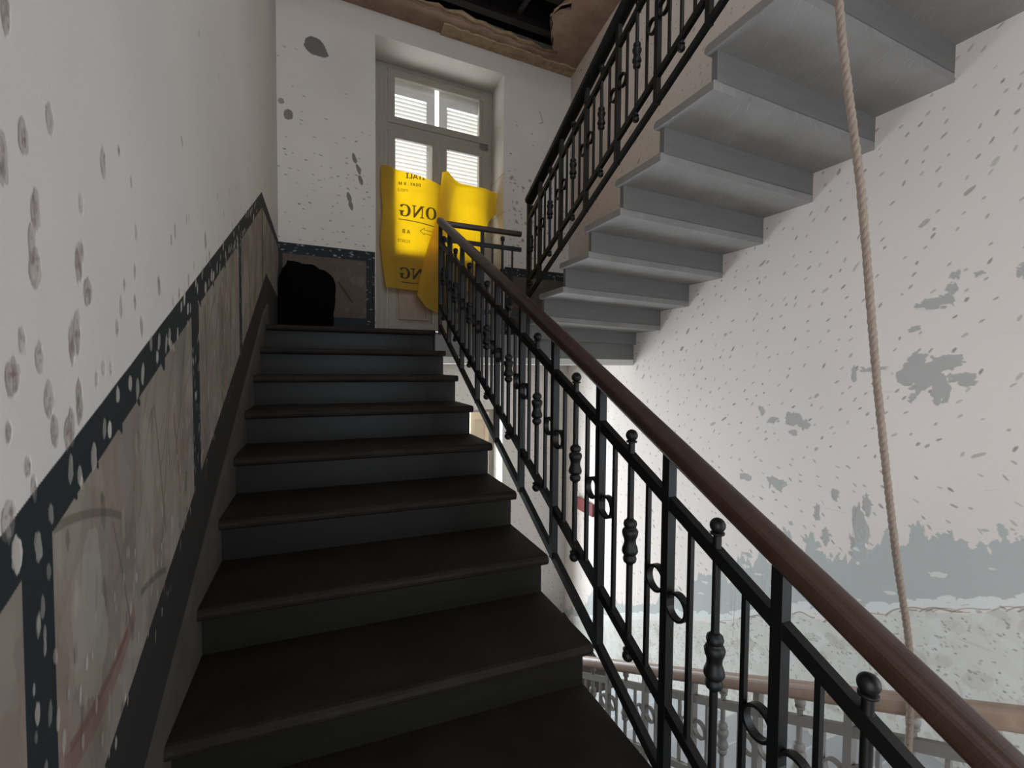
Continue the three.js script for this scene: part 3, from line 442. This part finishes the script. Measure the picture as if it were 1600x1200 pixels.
{
  const words = (g) => {
    const put = (text, x, y, size, font, bold = false) => { g.save(); g.translate(x, y); g.scale(-1, 1); g.font = `${bold ? 'bold ' : ''}${size}px ${font}`; g.textAlign = 'right'; g.textBaseline = 'alphabetic'; g.fillText(text, 0, 0); g.restore(); };
    // printing read through from the back, so it is mirrored: the word ends at its left
    put('ONG', 150, 402, 138, 'serif', true); g.lineWidth = 7; g.beginPath(); g.moveTo(148, 432); g.quadraticCurveTo(300, 424, 500, 470); g.stroke();
    put('ONG', 150, 930, 132, 'serif', true); g.lineWidth = 7; g.beginPath(); g.moveTo(168, 962); g.quadraticCurveTo(280, 970, 440, 946); g.stroke();
    put('ITALI', 210, 78, 62, 'sans-serif', true); put('DEAT . R M', 150, 140, 36, 'sans-serif', true); put('PRILE', 140, 196, 34, 'sans-serif'); put('A B', 180, 540, 44, 'sans-serif', true); put('FORTE', 140, 620, 38, 'sans-serif');
    g.lineWidth = 4; g.beginPath(); g.moveTo(330, 505); g.lineTo(365, 480); g.lineTo(365, 495); g.lineTo(480, 510); g.lineTo(480, 545); g.lineTo(365, 525); g.lineTo(365, 535); g.closePath(); g.stroke();
  };
  const left = [[0.62, 2.17], [0.70, 2.19], [0.8, 2.165], [0.99, 2.14], [1.2, 2.09], [1.3, 2.06], [1.3, 1.6], [1.24, 1.2], [1.14, 0.86], [1.02, 0.845], [0.93, 0.875], [0.8, 0.855], [0.66, 0.845], [0.63, 1.1], [0.605, 1.35], [0.63, 1.7], [0.615, 1.95]];
  const a = mesh('plastic_sheet', sheet(left, () => 0.055, (x, y) => 0.02 * Math.sin(x * 9 + y * 2) + 0.015 * Math.sin(y * 7 - x * 5) + 0.035 * Math.max(0, (0.76 - x) / 0.15) + 0.05 * Math.max(0, 1.2 - y)), sheetMat(sheetTexture(words)));
  tag(a, 'yellow plastic sheet with mirrored printed letters hung over the window', 'plastic sheet');
  const right = [[1.28, 2.185], [1.34, 2.2], [1.45, 2.145], [1.63, 2.09], [1.81, 2.1], [1.96, 2.05], [2.05, 1.96], [2.015, 1.87], [1.88, 1.74], [1.83, 1.6], [1.81, 1.45], [1.8, 1.15], [1.72, 0.98], [1.37, 0.68], [1.25, 0.61], [1.1, 0.665], [1.0, 0.78], [1.02, 0.95], [1.08, 1.2], [1.17, 1.5], [1.21, 1.65], [1.25, 1.9]];
  const b = mesh('plastic_sheet', sheet(right, (x, y) => 0.105, (x, y) => 0.022 * Math.sin(x * 11 - y * 3) + 0.015 * Math.sin(y * 9 + x * 4) + 0.09 * Math.max(0, (x - 1.85) / 0.2) + 0.06 * Math.max(0, 1 - Math.abs((x - 1.05 - (y - 0.7) * 0.17) / 0.16))), sheetMat(sheetTexture(() => {})));
  tag(b, 'plain yellow plastic sheet with a loose corner beside the printed one', 'plastic sheet');
}

// ---------------------------------------------------------------- loose things
{ // black sack slumped in the corner of the landing
  const g = new THREE.SphereGeometry(1, 40, 30), p = g.attributes.position;
  for (let i = 0; i < p.count; i++) {
    let x = p.getX(i), y = p.getY(i), z = p.getZ(i);
    const k = 1 + 0.34 * (fbm(x * 2.1 + 5, y * 2.3 + z * 1.7 + 9, 111) - 0.5) + 0.05 * Math.sin(7 * Math.atan2(z, x) + y * 3);
    const f = Math.sign(y) * Math.pow(Math.abs(y), 0.6), wide = y > 0.2 ? 1 - 0.12 * (y - 0.2) : 1;
    p.setXYZ(i, Math.sign(x) * Math.pow(Math.abs(x), 0.72) * 0.245 * k * wide - (y < 0 && x < 0 ? 0 : 0.02 * Math.max(0, y)), f * 0.345 * k, Math.sign(z) * Math.pow(Math.abs(z), 0.8) * 0.12 * k);
  }
  g.computeVertexNormals(); g.translate(-0.118, 0.61 + EYE, -4.86);
  const m = mesh('black_sack', g, new THREE.MeshPhysicalMaterial({ color: 0x030303, roughness: 1, specularIntensity: 0.15 })); tag(m, 'black bulky sack standing in the dim corner beside the window', 'sack');
}
{ // rope hanging down the stairwell
  const pts = [V(0.86, 2.5, 0.7), V(0.98, 1.4, 0.71), V(1.055, 0.805, 0.727), V(1.13, 0.398, 0.714), V(1.235, -0.036, 0.728), V(1.36, -0.463, 0.744), V(1.43, -0.69, 0.747), V(1.462, -0.85, 0.75), V(1.47, -1.05, 0.755), V(1.475, -1.25, 0.76)];
  const curve = new THREE.CatmullRomCurve3(pts, false, 'catmullrom', 0.4), N = 900, R = 0.0085, strands = [];
  for (let k = 0; k < 3; k++) {
    const q = []; for (let i = 0; i <= N; i++) { const u = i / N, c = curve.getPointAt(u), a = u * 420 + k * Math.PI * 2 / 3; q.push(c.add(new THREE.Vector3(Math.cos(a) * 0.0026, 0, Math.sin(a) * 0.0026))); }
    strands.push(new THREE.TubeGeometry(new THREE.CatmullRomCurve3(q), N, R * 0.76, 6));
  }
  const m = mesh('rope', strands, std({ map: rep(grain('#867769', 14, 30, 121, 256), 0.2), roughness: 0.95 })); tag(m, 'tan twisted rope hanging down the stairwell in front of the spotted wall', 'rope');
}
{ const m = mesh('sign_plate', box(2.735, 2.75, -1.64, -1.5, 4.42, 4.86), std({ color: 0x6a1512, roughness: 0.6 })); m.rotation.y = 0; tag(m, 'small red plate on the far wall, seen between the balusters', 'sign'); }

renderer.render(scene, camera);
